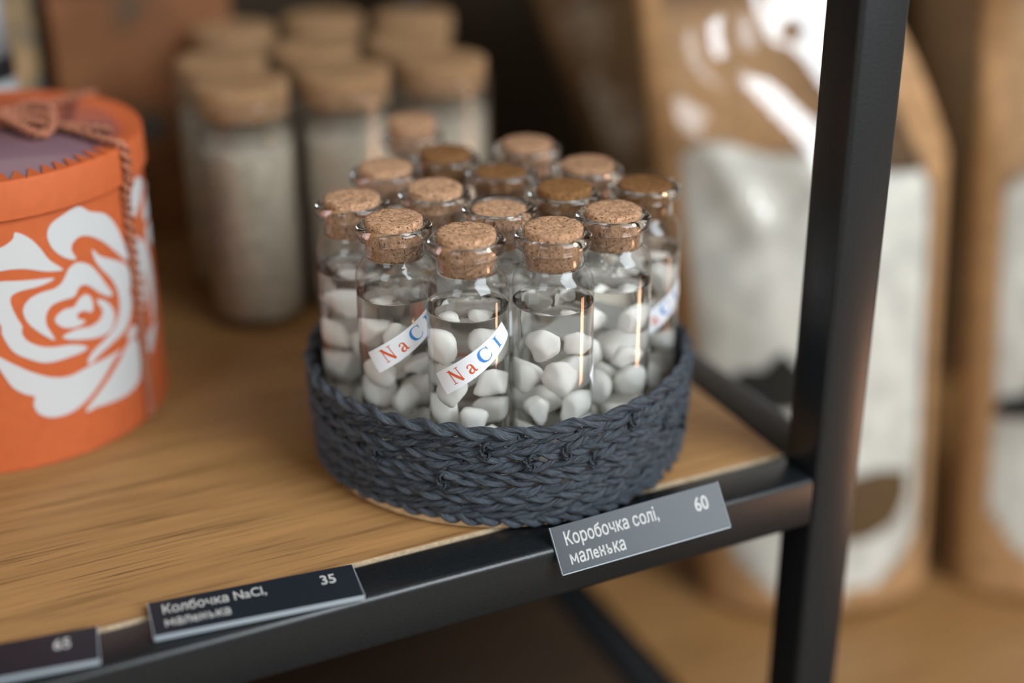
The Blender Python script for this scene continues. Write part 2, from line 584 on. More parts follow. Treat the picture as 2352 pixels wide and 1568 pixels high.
for k in range(9):                              # small knots where cord ends are tucked in
    a = math.radians([-118, -106, -96, -88, -130, -60, -45, -150, -75][k])
    zz = [33, 28, 30.5, 25, 20, 27, 18, 24, 35][k]
    R0 = 73.0 + 0.8 * zz / 38
    tpts = []
    for t in np.linspace(0, 1.0, 14):
        b = t * 2 * math.pi * 0.9
        tpts.append(((R0 - 1.2 + 1.3 * math.sin(b / 2)) * math.cos(a + 0.022 * math.cos(b)), (R0 - 1.2 + 1.3 * math.sin(b / 2)) * math.sin(a + 0.022 * math.cos(b)), zz + 2.4 * math.sin(b)))
    V, Fc, UV = rope(np.array(tpts), 0.62, 6, 1, 2, 6, False, up=(math.cos(a), math.sin(a), 0.1))
    obj('cord_knot', V, Fc, MAT['cord'], bk, uvs=UV)

# ------------------------------------------------------------------ small vials
VIALS = [(-121.6, 41.0), (-93.3, 33.1), (-138.3, 64.6), (-66.1, 41.0), (-143.6, 92.5), (-98.9, 64.5), (-113.3, 89.0), (-70.9, 69.0),
         (-40.7, 63.6), (-120.7, 120.1), (-81.2, 101.3), (-49.8, 90.5), (-93.2, 127.0), (-59.0, 124.8), (-88.5, 174.5)]
VR = 14.1
thin = [(0, 0.7), (10.5, 0.5), (12.2, 0.0), (13.4, 0.5), (14.0, 1.6), (VR, 3.2), (VR, 30), (VR, 60), (VR, 77.5), (13.95, 79.6), (13.5, 81.6), (12.6, 83.3),
        (11.5, 84.6), (10.85, 85.4), (10.6, 86.0)]
neck = [(9.85, 86.0), (10.55, 86.0), (10.45, 87.5), (10.45, 91.2), (10.8, 92.0), (12.3, 92.5), (12.95, 93.1), (13.2, 94.0), (13.2, 95.7), (12.9, 96.6), (12.2, 97.1),
        (11.2, 97.2), (10.5, 96.9), (10.1, 96.2), (9.95, 95.0), (9.85, 88.0), (9.85, 86.0)]
gm = mesh_data('glass_body', *lathe(thin, 64, False, False))
gm.materials.append(MAT['thin_glass'])
nm = mesh_data('glass_neck', *lathe(neck, 64, False, False))
nm.materials.append(MAT['glass'])
LIQ = 72.0
liq_prof = [(0, 2.2), (11.0, 2.2), (12.0, 2.4), (13.2, 3.2), (13.85, 4.4), (13.97, 5.4), (13.97, 6), (13.97, 30), (13.97, 60), (13.97, LIQ + 0.4), (13.97, LIQ + 0.62), (13.94, LIQ + 0.7), (13.8, LIQ + 0.6), (13.5, LIQ + 0.35), (12.9, LIQ + 0.08), (12.2, LIQ), (10.5, LIQ), (0, LIQ)]
lm = mesh_data('salt_water', *lathe(liq_prof, 56, False, False))
lm.materials.append(MAT['brine'])

def cork_mesh(name, r0, r1, z0, z1, n, mat, seed):
    g = np.random.default_rng(seed)
    ch = min(0.5, (z1 - z0) * 0.06)
    prof = [(0, z0), (r0 * 0.6, z0), (r0 - ch, z0), (r0, z0 + ch)]
    for t in (0.25, 0.5, 0.75):
        prof.append((r0 + (r1 - r0) * t, z0 + (z1 - z0) * t))
    prof += [(r1, z1 - ch), (r1 - ch, z1), (r1 * 0.75, z1), (r1 * 0.45, z1), (r1 * 0.2, z1), (0, z1)]
    V, Fc = lathe(prof, n)
    V = np.array(V)
    up = V[:, 2] > z1 - ch * 1.5
    V[up, 2] += g.normal(0, 0.10, up.sum())
    rad = np.hypot(V[:, 0], V[:, 1])
    jit = up & (rad > r1 * 0.9)
    V[jit, :2] *= (1 + g.normal(0, 0.008, jit.sum()))[:, None]
    me = mesh_data(name, V.tolist(), Fc)
    me.materials.append(mat)
    return me

def stone_mesh(seed):
    g = np.random.default_rng(seed)
    bm = bmesh.new()
    bmesh.ops.create_icosphere(bm, subdivisions=3, radius=1.0)
    V = np.array([v.co[:] for v in bm.verts])
    dirs = g.normal(0, 1, (13, 3))
    dirs /= np.linalg.norm(dirs, axis=1)[:, None]
    hgt = g.uniform(0.48, 0.88, 13)
    d = V @ dirs.T
    lim = np.where(d > 0.05, hgt[None] / np.maximum(d, 0.05), 9)
    rad = np.minimum(1.0, (np.sum(lim ** -16.0, axis=1) + 0.6) ** (-1 / 16.0))
    V = V * rad[:, None]
    V += 0.045 * np.sin(V @ g.normal(0, 4, (3, 3)) + g.uniform(0, 6, 3))
    sc = np.array([1.0, g.uniform(0.68, 1.0), g.uniform(0.85, 1.1)])
    V *= sc
    V /= np.linalg.norm(V, axis=1).max()
    for v, c in zip(bm.verts, V):
        v.co = Vector(c) * S
    me = bpy.data.meshes.new('salt_chunk')
    bm.to_mesh(me)
    bm.free()
    me.polygons.foreach_set('use_smooth', [True] * len(me.polygons))
    me.materials.append(MAT['salt'])
    return me
STONES = [stone_mesh(100 + i) for i in range(12)]

# serif letters: strokes with their own widths, in units of the capital height
def stroke(pts, ws, n=4):
    P = smooth_path([(x, y, 0) for x, y in pts], n)[:, :2]
    W = np.interp(np.linspace(0, len(ws) - 1, len(P)), np.arange(len(ws)), ws)
    T = np.gradient(P, axis=0)
    T /= np.linalg.norm(T, axis=1)[:, None] + 1e-9
    Nn = np.stack([-T[:, 1], T[:, 0]], 1)
    L, Rr = P + Nn * W[:, None] / 2, P - Nn * W[:, None] / 2
    V = [tuple(p) for p in L] + [tuple(p) for p in Rr]
    m = len(P)
    return V, [(i, i + 1, m + i + 1, m + i) for i in range(m - 1)]
def bar(x0, x1, y0, y1):
    return [(x0, y0), (x1, y0), (x1, y1), (x0, y1)], [(0, 1, 2, 3)]
def glyph(parts):
    V, Fc = [], []
    for v, f in parts:
        b = len(V)
        V += v
        Fc += [tuple(i + b for i in q) for q in f]
    return V, Fc
GL = {
    'N': glyph([stroke([(0.17, 0), (0.17, 0.33), (0.17, 0.66), (0.17, 1)], [0.06] * 4), stroke([(0.17, 0.99), (0.38, 0.66), (0.59, 0.33), (0.81, 0.0)], [0.19] * 4),
                stroke([(0.81, 0), (0.81, 0.33), (0.81, 0.66), (0.81, 1)], [0.06] * 4), bar(0.02, 0.33, 0, 0.045), bar(0.0, 0.26, 0.955, 1.0), bar(0.66, 0.97, 0.955, 1.0)]),
    'a': glyph([stroke([(0.11, 0.50), (0.17, 0.62), (0.30, 0.67), (0.42, 0.61), (0.45, 0.48), (0.45, 0.28), (0.46, 0.10), (0.53, 0.03), (0.63, 0.07)], [0.12, 0.07, 0.06, 0.10, 0.14, 0.14, 0.13, 0.08, 0.04]),
                stroke([(0.44, 0.40), (0.30, 0.36), (0.15, 0.27), (0.10, 0.15), (0.16, 0.04), (0.28, 0.03), (0.40, 0.11), (0.45, 0.17)], [0.05, 0.07, 0.13, 0.15, 0.12, 0.08, 0.05, 0.04])]),
    'C': glyph([stroke([(0.88, 0.74), (0.80, 0.90), (0.62, 0.98), (0.42, 0.97), (0.23, 0.84), (0.14, 0.62), (0.13, 0.42), (0.21, 0.18), (0.40, 0.04), (0.62, 0.02), (0.80, 0.11), (0.90, 0.26)],
                       [0.03, 0.05, 0.05, 0.08, 0.16, 0.21, 0.21, 0.17, 0.09, 0.05, 0.05, 0.03]), bar(0.86, 0.90, 0.68, 1.0)]),
    'l': glyph([stroke([(0.2, 0), (0.2, 0.33), (0.2, 0.66), (0.2, 1)], [0.16] * 4), bar(0.02, 0.38, 0, 0.045), bar(0.02, 0.38, 0.955, 1.0)]),
}

def strip_label(parent, ang, zc, tilt, L=31.5, W=8.2, R=VR):
    ca, sa = math.cos(tilt), math.sin(tilt)
    def wrap(u, v, off):
        s_, z = u * ca - v * sa, zc + u * sa + v * ca
        a = ang + s_ / R
        return ((R + off) * math.cos(a), (R + off) * math.sin(a), z)
    nu, nv = 24, 5
    V, Fc = [], []
    for off in (0.16, 0.03):
        for i in range(nu + 1):
            for j in range(nv + 1):
                V.append(wrap(-L / 2 + L * i / nu, -W / 2 + W * j / nv, off))
    st, top = nv + 1, (nu + 1) * (nv + 1)
    for i in range(nu):
        for j in range(nv):
            a = i * st + j
            Fc.append((a, a + st, a + st + 1, a + 1))
            Fc.append((top + a + 1, top + a + st + 1, top + a + st, top + a))
    rim = [i * st for i in range(nu + 1)] + [nu * st + j for j in range(1, st)] + [i * st + nv for i in range(nu - 1, -1, -1)] + [j for j in range(nv - 1, 0, -1)]
    for p, q in zip(rim, rim[1:] + rim[:1]):
        Fc.append((q, p, top + p, top + q))
    o = obj('paper_strip', V, Fc, MAT['paper'], parent, smooth=False)
    o['label'] = 'white paper strip with orange and blue serif letters NaCl'
    for ch, u0, k in (('N', -10.9, 'ink_red'), ('a', -4.0, 'ink_red'), ('C', 1.3, 'ink_blue'), ('l', 9.0, 'ink_blue')):
        h = 5.1 if ch != 'C' else 5.3
        v, f = GL[ch]
        obj('letter', [wrap(u0 + x * h, -2.3 + y * h, 0.24) for x, y in v], f, MAT[k], o, smooth=False)
    return o

VIAL_LABELS = {
    0: 'small corked glass vial of brine whose NaCl strip shows all four letters',
    1: 'small corked vial at the front rim, right beside the vial with the whole NaCl strip',
    2: 'small corked vial whose NaCl strip is partly hidden by its neighbour',
    3: 'small corked vial by the basket rim just behind the price tag 60',
    8: 'small brown-corked vial at the basket edge beside the window pouches',
    4: 'small corked vial at the basket edge beside the orange box',
    14: 'small corked vial standing outside the basket, just before the big jars',
}
COMMON = 'small corked glass vial crowded in the basket, its lettering out of sight'
CHUNK = {
    0: 'white salt chunk under brine in the vial showing all four letters NaCl',
    1: 'white salt chunk in the unlettered vial beside the fully lettered one',
    2: 'white salt chunk in the vial whose NaCl strip is partly hidden',
    4: 'white salt chunk in the basket-edge vial nearest the orange box',
    3: 'white salt chunk in the rim vial just behind the price tag 60',
    8: 'white salt chunk in the brown-corked vial beside the window pouches',
    14: 'white salt chunk in the vial standing outside the basket',
}
CHUNK_COMMON = 'white salt chunk inside one of the crowded basket vials without visible lettering'
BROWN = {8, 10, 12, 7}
sid = 0
for i, (x, y) in enumerate(VIALS):
    z0 = 4.0 if i < 14 else 0.1
    v = empty('corked_vial', (x, y, z0))
    tag(v, VIAL_LABELS.get(i, COMMON), 'vial', 'small corked salt vials')
    link('glass_body', gm, None, v)
    link('glass_neck', nm, None, v)
    link('salt_water', lm, None, v)
    g = np.random.default_rng(50 + i)
    dz = {5: -2.6, 10: -2.4, 8: -1.6, 14: 4.0, 1: 0.3}.get(i, g.uniform(-0.5, 0.5))
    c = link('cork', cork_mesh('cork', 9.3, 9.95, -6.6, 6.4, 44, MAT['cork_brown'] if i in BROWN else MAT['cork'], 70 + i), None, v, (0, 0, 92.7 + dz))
    c.rotation_euler = (math.radians(g.uniform(-1.2, 1.2)), math.radians(g.uniform(-1.2, 1.2)), g.uniform(0, 6))
    face = math.atan2(CAM[1] - y, CAM[0] - x)
    lab = {0: (10, 57.6, 36), 2: (13, 59.0, 35), 1: (128, 52, 34), 5: (-28, 52, 30), 8: (30, 50, 34), 3: (150, 50, 34)}.get(i)
    if lab:
        strip_label(v, face + math.radians(lab[0]), lab[1], math.radians(lab[2]))
    nlay = 5
    rot = g.uniform(0, 6)
    dl = 12.0 if i in (0, 1, 2, 3, 4) else 13.0
    for l in range(nlay):
        rot += math.radians(60) + g.uniform(-0.15, 0.15)
        cnt = 3 if l < nlay - 1 or i > 4 else 2
        for k in range(cnt):
            rs = g.uniform(6.0, 6.6)
            a = rot + 2 * math.pi * k / 3
            rad = 6.7 if l < nlay - 1 else 6.0
            st = link('salt_chunk', STONES[sid % 12], None, None, (x + rad * math.cos(a), y + rad * math.sin(a), z0 + 9.6 + l * dl + g.uniform(-0.5, 0.5)))
            sid += 1
            st.scale = (rs, rs, rs * 1.25)
            st.rotation_euler = (g.uniform(-0.25, 0.25) + math.pi * (k % 2), g.uniform(-0.25, 0.25), g.uniform(0, 6))
            tag(st, CHUNK.get(i, CHUNK_COMMON), 'salt chunk', 'salt chunks in the vials')

# ------------------------------------------------------------------ large jars
JARS = [(-143, 239), (-96, 238), (-49, 237), (-140, 286), (-93, 290), (-46.5, 286), (-118, 345), (-69, 350), (-25.8, 332)]
JR = 22.3
jp = [(0, 1.0), (19, 0.8), (20.6, 0), (21.8, 0.8), (JR, 2.4), (JR, 40), (JR, 99), (22.5, 101), (22.6, 103), (22.2, 104), (21.3, 104.2), (20.9, 103.6), (20.9, 98), (20.9, 40), (20.9, 5), (20, 3.4), (0, 3.0)]
jm = mesh_data('glass_body', *lathe(jp, 64, False, False))
jm.materials.append(MAT['thin_glass'])
jc = cork_mesh('cork', 20.3, 20.75, 0, 14, 56, MAT['cork_mid'], 5)
g = np.random.default_rng(9)
sv, sf = lathe([(0, 3.2), (20.0, 3.6), (20.75, 5)] + [(20.6, 5 + k * 4.0) for k in range(1, 20)] + [(18, 82.5), (12, 84.5), (6, 83), (0, 85)], 48)
sv = np.array(sv)
rr = np.hypot(sv[:, 0], sv[:, 1])
sv[rr > 1, :2] *= (1 - np.abs(g.normal(0, 0.030, (rr > 1).sum())))[:, None]
sm = mesh_data('salt_fill', sv.tolist(), sf)
sm.materials.append(MAT['salt_fill'])
wm_prof = [(0, 3.1), (19.95, 3.5), (20.84, 5.0), (20.84, 6), (20.84, 40), (20.84, 88.4), (20.84, 88.8), (20.7, 88.9), (20.3, 88.5), (19.5, 88.4), (15, 88.4), (0, 88.4)]
wm = mesh_data('salt_water', *lathe(wm_prof, 56, False, False))
wm.materials.append(MAT['brine'])
ROWS = ['in the row next to the basket', 'in the middle row', 'in the row by the dark wall']
COLS = ['on the orange box side', 'between two like it', 'on the pouch side']
for i, (x, y) in enumerate(JARS):
    j = empty('corked_jar', (x, y, 0.1), 0.7 * i)
    tag(j, 'large broad-corked salt jar %s, %s' % (ROWS[i // 3], COLS[i % 3]), 'jar', 'large corked jars behind the basket')
    link('glass_body', jm, None, j)
    link('salt_water', wm, None, j)
    s_ = link('salt_fill', sm, None, j)
    s_['kind'] = 'stuff'
    c = link('cork', jc, None, j, (0, 0, 96 + [0, 0.4, 0.8, -0.3, 0.2, 0, 0.3, 0, 0.5][i]))
    c.rotation_euler = (0, 0, i * 1.1)

# ------------------------------------------------------------------ orange gift box
GX, GY = -262.0, 197.0
gb = empty('round_gift_box', (GX, GY, 0.1))
tag(gb, 'round orange card box with white rose cut-outs and a twine bow', 'gift box')
V, Fc = lathe([(0, 0), (63.4, 0), (64.0, 0.6), (64.0, 100.0), (62.5, 100.0), (62.5, 2), (0, 2)], 160)
body = obj('box_body', V, Fc, MAT['orange'], gb)
flat_sharp(body, 40)
V, Fc = lathe([(0, 112.2), (65.0, 112.2), (65.6, 112.6), (66.0, 112.0), (66.0, 99.0), (64.5, 98.8), (64.5, 110.8), (0, 110.8)][::-1], 160)
lid = obj('lid', V, Fc, MAT['orange'], gb)
flat_sharp(lid, 40)
V, Fc = lathe([(0, 112.25), (64.0, 112.25), (64.0, 112.45), (0, 112.45)], 128)
pd = obj('top_print', V, Fc, MAT['purple'], lid)
pd['label'] = 'glossy purple printed disc on the lid'
NT = 72
tb = bmesh.new()
da = 2 * math.pi / NT
tv = [(65.2 * math.cos(0), 65.2 * math.sin(0)), (65.4 * math.cos(da / 2), 65.4 * math.sin(da / 2)), (65.2 * math.cos(da), 65.2 * math.sin(da)), (55.5 * math.cos(da * 0.95), 55.5 * math.sin(da * 0.95))]
V = [(x, y, 112.45) for x, y in tv] + [(x, y, 113.0) for x, y in tv[:3]] + [(tv[3][0], tv[3][1], 113.2)]
tooth = mesh_data('paper_tooth', V, [(3, 2, 1, 0), (4, 5, 6, 7), (0, 1, 5, 4), (1, 2, 6, 5), (2, 3, 7, 6), (3, 0, 4, 7)], False)
tb.free()
tooth.materials.append(MAT['orange'])
for k in range(NT):
    t = link('paper_tooth', tooth, None, lid)
    t.rotation_euler = (0, 0, da * k + math.radians(-82.6) + (0.004 * math.sin(k * 7.3)))
PETALS = [
 [(-61.2,97.3),(-56.9,93.9),(-50.8,90.9),(-46.3,85.4),(-43.2,77.9),(-41,70.1),(-42.1,68.4),(-47,73.8),(-52.6,80.3),(-57.8,84.5),(-61.9,86),(-65.1,84.5),(-65.9,81.8),(-64.8,78.1),(-68.6,79.9),(-72.2,84.3),(-73.5,89.6),(-71.8,93.6),(-67.4,95.8)],
 [(-83.2,93.6),(-79.5,90.8),(-76.7,86.6),(-74,80.8),(-70.5,76.7),(-70.3,75.6),(-75.4,76.7),(-81.8,79.4),(-86.5,80.3),(-92,80.7),(-93.8,84.5),(-91,87.9),(-86.9,89.5),(-84.3,91.4)],
 [(-73.4,73.5),(-78.3,74.5),(-85.6,75.7),(-90.2,76.4),(-93.6,75),(-95.2,68.8),(-93.6,63.4),(-92.1,59.5),(-92.2,56),(-89.9,49.2),(-85.5,45),(-80,41.8),(-72.8,41.5),(-66.5,41.9),(-65.6,43.3),(-70.4,45.9),(-77.5,47.3),(-81.6,49.1),(-85,52.2),(-86.2,55.6),(-85.8,58.1),(-87,62),(-88.1,67.4),(-87.5,70.3),(-84.5,71.6),(-79.5,71.8),(-75.1,72.5)],
 [(-64.2,76.6),(-59.9,74),(-56.7,69.2),(-54.5,64.6),(-52.1,59.9),(-52.9,58.6),(-56.8,61.3),(-59.7,64.5),(-62.5,67.2),(-65.1,67.1),(-67.4,64.3),(-71.7,64.2),(-75.4,63.4),(-77.7,60.5),(-78.1,56.4),(-76.8,52.4),(-76.3,49.8),(-79.4,52.7),(-83,57.4),(-84.6,61.4),(-84.5,65),(-82.1,67.9),(-78.1,69.3),(-73.7,69.5),(-70.7,71.2),(-67.8,75.3)],
 [(-63,63.5),(-61.2,61.5),(-60.8,58.1),(-61.8,55.9),(-64.4,57.4),(-66.9,57.3),(-67.2,55.3),(-64.9,53.7),(-65,52.9),(-68.6,52.3),(-72.6,53.6),(-75,56.5),(-74.4,58.9),(-71.3,60.5),(-68,60.3),(-65.7,62.6)],
 [(-58.7,59.9),(-55,57.3),(-52.5,53.1),(-52.6,48.8),(-55,45.5),(-59.8,44.9),(-66.4,46.5),(-71.9,48.6),(-73.1,50.4),(-67.7,51.3),(-62.8,50.4),(-58.8,51.5),(-57.2,54.5),(-58.6,57.8)],
 [(-58,79.5),(-55.1,75.8),(-48.8,71.7),(-43.5,67.9),(-41.3,63.8),(-41.6,59),(-42.8,56.3),(-42.4,51.7),(-44.5,46.1),(-48.2,42.4),(-55.2,40.1),(-61.3,37.9),(-64.8,35.8),(-65.9,37.1),(-63.1,40.3),(-57.1,43.2),(-52.3,46.5),(-49.4,51.7),(-49,58),(-51.3,64.8),(-55.3,70.7),(-57.5,75.2)],
 [(-96.9,50.1),(-91.2,44.8),(-85.3,39.6),(-79,35.5),(-72.9,33.9),(-65.9,35),(-59.4,35.4),(-52.7,35.6),(-51.1,35.2),(-55,33.4),(-60.5,28.2),(-66.5,23.1),(-72.9,19.6),(-78.5,19),(-82.7,20.2),(-85.4,22.9),(-86.2,26.4),(-85.6,29.5),(-88.5,31.4),(-91.7,34.9),(-93.6,39.5),(-95.9,46.3)],
 [(-42.3,35.6),(-41.1,29.9),(-42.3,22.5),(-44.8,18.1),(-51.1,16.3),(-58.7,16.7),(-65.2,17.5),(-68.4,17),(-68.7,18.4),(-63.4,22.8),(-57.1,27.7),(-52,32),(-47.8,36.1),(-44.6,36.7)],
 [(-42,41.6),(-41.8,38.2),(-46.1,37.5),(-47.3,39.2),(-44.5,41.7)],
 [(-24.7,95.9),(-19.6,91.9),(-24.6,87.4),(-30.7,83.9),(-34.8,82.1),(-37.2,84.9),(-34.8,90.3),(-30.7,95)],
 [(-13.1,89.5),(-12.5,83.8),(-12.1,77.1),(-21.1,76.3),(-24.1,79.6),(-18.7,84),(-10.5,86.3)],
 [(-11.7,73),(-11.3,69),(-13.8,64.4),(-20,65.9),(-22.8,71.5),(-19.5,74)],
 [(-34.3,75.3),(-29.2,71),(-29,64.3),(-31.9,57.9),(-35.1,55),(-37.2,59.2),(-37.5,66.9),(-36.6,73)],
 [(-26,70.7),(-22.9,63.9),(-21,55.2),(-22.2,46.7),(-25.1,38.9),(-28.3,37.1),(-27.5,45.8),(-29.8,55.8),(-30.1,63.7)],
 [(-33.5,56.5),(-31.3,51),(-33.1,46.3),(-36.4,45.1),(-38.4,49.9),(-37.2,54.9)],
 [(-24.6,35.2),(-29.6,28.6),(-35.4,24.7),(-36.8,30),(-32.1,34.4)]]

def petal(poly, mirror=None, R=64.0):
    pts = smooth_path([(a, z, 0) for a, z in poly], 4, True)[:, :2]
    bm = bmesh.new()
    vs_ = [bm.verts.new((float(a), float(z), 0)) for a, z in pts]
    bm.faces.new(vs_)
    bm.normal_update()
    bmesh.ops.triangulate(bm, faces=bm.faces[:])
    lo, hi = pts[:, 0].min(), pts[:, 0].max()
    for c in np.arange(math.ceil(lo / 3) * 3, hi, 3.0):
        bmesh.ops.bisect_plane(bm, geom=bm.verts[:] + bm.edges[:] + bm.faces[:], plane_co=(c, 0, 0), plane_no=(1, 0, 0))
    for v in bm.verts:
        a = math.radians(v.co.x + (mirror or 0))
        z = v.co.y
        v.co = Vector(((R + 0.22) * math.cos(a), (R + 0.22) * math.sin(a), z)) * S
    bmesh.ops.recalc_face_normals(bm, faces=bm.faces)
    c = sum((f.calc_center_median().xy.dot(f.normal.xy) for f in bm.faces))
    if c < 0:
        bmesh.ops.reverse_faces(bm, faces=bm.faces)
    me = bpy.data.meshes.new('rose_petal')
    bm.to_mesh(me)
    bm.free()
    o = link('rose_petal', me, MAT['white_card'], body)
    md = o.modifiers.new('thickness', 'SOLIDIFY')
    md.thickness = 0.0003
    md.offset = -1
    return o
for p in PETALS:
    petal(p)
for shift in (120, 240):                         # the rose is repeated round the box
    for p in PETALS[:10]:
        petal(p, shift)
tw = math.radians(-39.6)
def on_lid(x, y, z=114.4):
    return (x - GX, y - GY, z)
ct, stt = math.cos(tw), math.sin(tw)
side = [on_lid(-246, 206), on_lid(-227, 184, 114.6), (61.5 * ct, 61.5 * stt, 114.6), (66.4 * ct, 66.4 * stt, 114.0), (67.4 * ct, 67.4 * stt, 111.5), (67.5 * ct, 67.5 * stt, 104), (67.3 * ct, 67.3 * stt, 99.2)]
for z in (95, 80, 65, 50, 35, 20, 8, 2.0):
    a = tw + math.radians(-1.5 * (1 - z / 100.0))
    side.append((65.9 * math.cos(a), 65.9 * math.sin(a), z))
V, Fc, UV = rope(smooth_path(side, 12), 1.12, 8.5, 1, 2, 7)
tn = obj('twine', V, Fc, MAT['twine'], gb, uvs=UV)
tb2 = math.radians(34)
cb, sb = math.cos(tb2), math.sin(tb2)
back = [on_lid(-248, 209), on_lid(-227, 223), (61.5 * cb, 61.5 * sb, 114.6), (66.6 * cb, 66.6 * sb, 113.6), (67.4 * cb, 67.4 * sb, 110), (67.3 * cb, 67.3 * sb, 99)] + [(65.6 * cb, 65.6 * sb, z) for z in (94, 70, 40, 10, 2)]
V, Fc, UV = rope(smooth_path(back, 10), 0.95, 8.5, 1, 2, 7)
obj('twine', V, Fc, MAT['twine'], gb, uvs=UV)
for base_a in (190, 100):                         # the other two runs of twine
    a = math.radians(base_a)
    ca_, sa_ = math.cos(a), math.sin(a)
    run = [on_lid(-248, 207), (20 * ca_ + 4, 20 * sa_ + 6, 114.5), (61.5 * ca_, 61.5 * sa_, 114.6), (66.6 * ca_, 66.6 * sa_, 113.6), (67.4 * ca_, 67.4 * sa_, 110), (67.3 * ca_, 67.3 * sa_, 99)] + [(65.6 * ca_, 65.6 * sa_, z) for z in (94, 60, 20, 2)]
    V, Fc, UV = rope(smooth_path(run, 8), 0.95, 8.5, 1, 2, 6)
    obj('twine', V, Fc, MAT['twine'], gb, uvs=UV)
def bow_loop(pts, name, r=1.15):
    V, Fc, UV = rope(smooth_path([on_lid(x, y - 8, 114.9 + (z - 115.4) * 0.55) for x, y, z in pts], 10), r, 8.0, 1, 2, 7)
    return obj(name, V, Fc, MAT['twine'], gb, uvs=UV)
bow_loop([(-247, 215, 117.5), (-241, 218, 119.5), (-234, 218, 121.5), (-229, 211, 121), (-229.5, 200, 118.5), (-233, 188, 116.5), (-238, 186, 116.2), (-243, 200, 117), (-247.5, 213, 117.5)], 'bow_loop')
bow_loop([(-247, 214, 118), (-240, 210, 119), (-233, 205, 119.6), (-230.4, 199, 118.6), (-233, 195, 117.6), (-240, 203, 118), (-247, 213, 118)], 'bow_loop', 1.0)
bow_loop([(-247, 215, 117.5), (-256, 222, 120), (-266, 226, 121), (-270, 219, 119.5), (-264, 212, 117.5), (-254, 212, 117), (-247, 214, 117.5)], 'bow_loop')
bow_loop([(-246, 214, 116.5), (-237, 204, 116), (-226, 193, 115.8), (-211, 179, 115.4)], 'bow_tail', 1.05)
bow_loop([(-248, 214, 116.5), (-256, 204, 116), (-266, 190, 115.6)], 'bow_tail', 1.05)
kn = []
for t in np.linspace(0, 2 * math.pi, 14):
    kn.append((-247 + 2.6 * math.cos(t), 214.5 + 2.6 * math.sin(t), 117.4 + 1.6 * math.sin(2 * t)))
bow_loop(kn, 'knot', 1.1)

# ------------------------------------------------------------------ price tags on the rail
def price_tag(name, TL, TR, BR, BL, lines, price, label, thick=1.2, lip=0.0, prc_u=0.82):
    TL, TR, BR, BL = (Vector(p) for p in (TL, TR, BR, BL))
    ctr = (BL + BR + TL + TR) / 4
    w = ((TR - TL) + (BR - BL)) / 2
    h = (TL - BL) + (TR - BR)
    Wd, Hd = w.length, h.length / 2
    ex = w.normalized()
    ey = (h - ex * h.dot(ex)).normalized()
    ez = ex.cross(ey)
    o = empty(name, ctr)
    o.rotation_euler = Matrix((ex, ey, ez)).transposed().to_euler()
    link('card', box_mesh('card', -Wd / 2, Wd / 2, -Hd / 2, Hd / 2, -thick, 0, 0.12, 1), MAT['tagdark'], o)
    link('plastic_edge', box_mesh('plastic_edge', -Wd / 2 - 0.15, Wd / 2 + 0.15, -Hd / 2 - 0.45, -Hd / 2, -thick - lip, 0.05, 0.1, 1), MAT['tagedge'], o)
    link('plastic_edge', box_mesh('plastic_edge', Wd / 2, Wd / 2 + 0.28, -Hd / 2, Hd / 2, -thick, 0.05, 0.08, 1), MAT['tagedge'], o)
    link('plastic_edge', box_mesh('plastic_edge', -Wd / 2 - 0.28, -Wd / 2, -Hd / 2, Hd / 2, -thick, 0.05, 0.08, 1), MAT['tagedge'], o)
    y = Hd / 2 - 7.3
    for ln in lines:
        V, Fc = text_polys(ln, 6.5, 0.70, bold=0.09)
        obj('lettering', [(vx - Wd / 2 + 3.6, vy + y, 0.08) for vx, vy, _ in V], Fc, MAT['tagprint'], o, False)
        y -= 6.7
    V, Fc = text_polys(price, 6.9, 0.78, bold=0.14)
    obj('lettering', [(vx + (prc_u - 0.5) * Wd, vy + Hd / 2 - 8.2, 0.08) for vx, vy, _ in V], Fc, MAT['tagprint'], o, False)
    tag(o, label, 'price tag', 'price tags along the front rail')
    return o
price_tag('price_tag', (-242.1, 24.0, 2.6), (-176.0, 17.2, 2.6), (-177.3, -0.9, 2.0), (-242.9, 6.6, 2.0), ['Колбочка NaCl,', 'маленька'], '35',
          'dark price tag lying on the rail, reading 35', 1.1, 0.6)
price_tag('price_tag', (-108.7, 4.4, 5.4), (-46.0, -2.1, 11.2), (-45.0, -12.0, -1.8), (-107.7, -5.5, -7.6), ['Коробочка солі,', 'маленька'], '60',
          'price tag tilted forward over the rail edge, reading 60', 1.2, 0.0, 0.83)
price_tag('price_tag', (-324.0, 27.6, 2.6), (-259.0, 18.9, 2.6), (-260.6, 2.4, 2.0), (-325.6, 11.0, 2.0), [], '65',
          'price tag on the rail below the orange box, reading 65', 1.1, 0.6, 0.80)

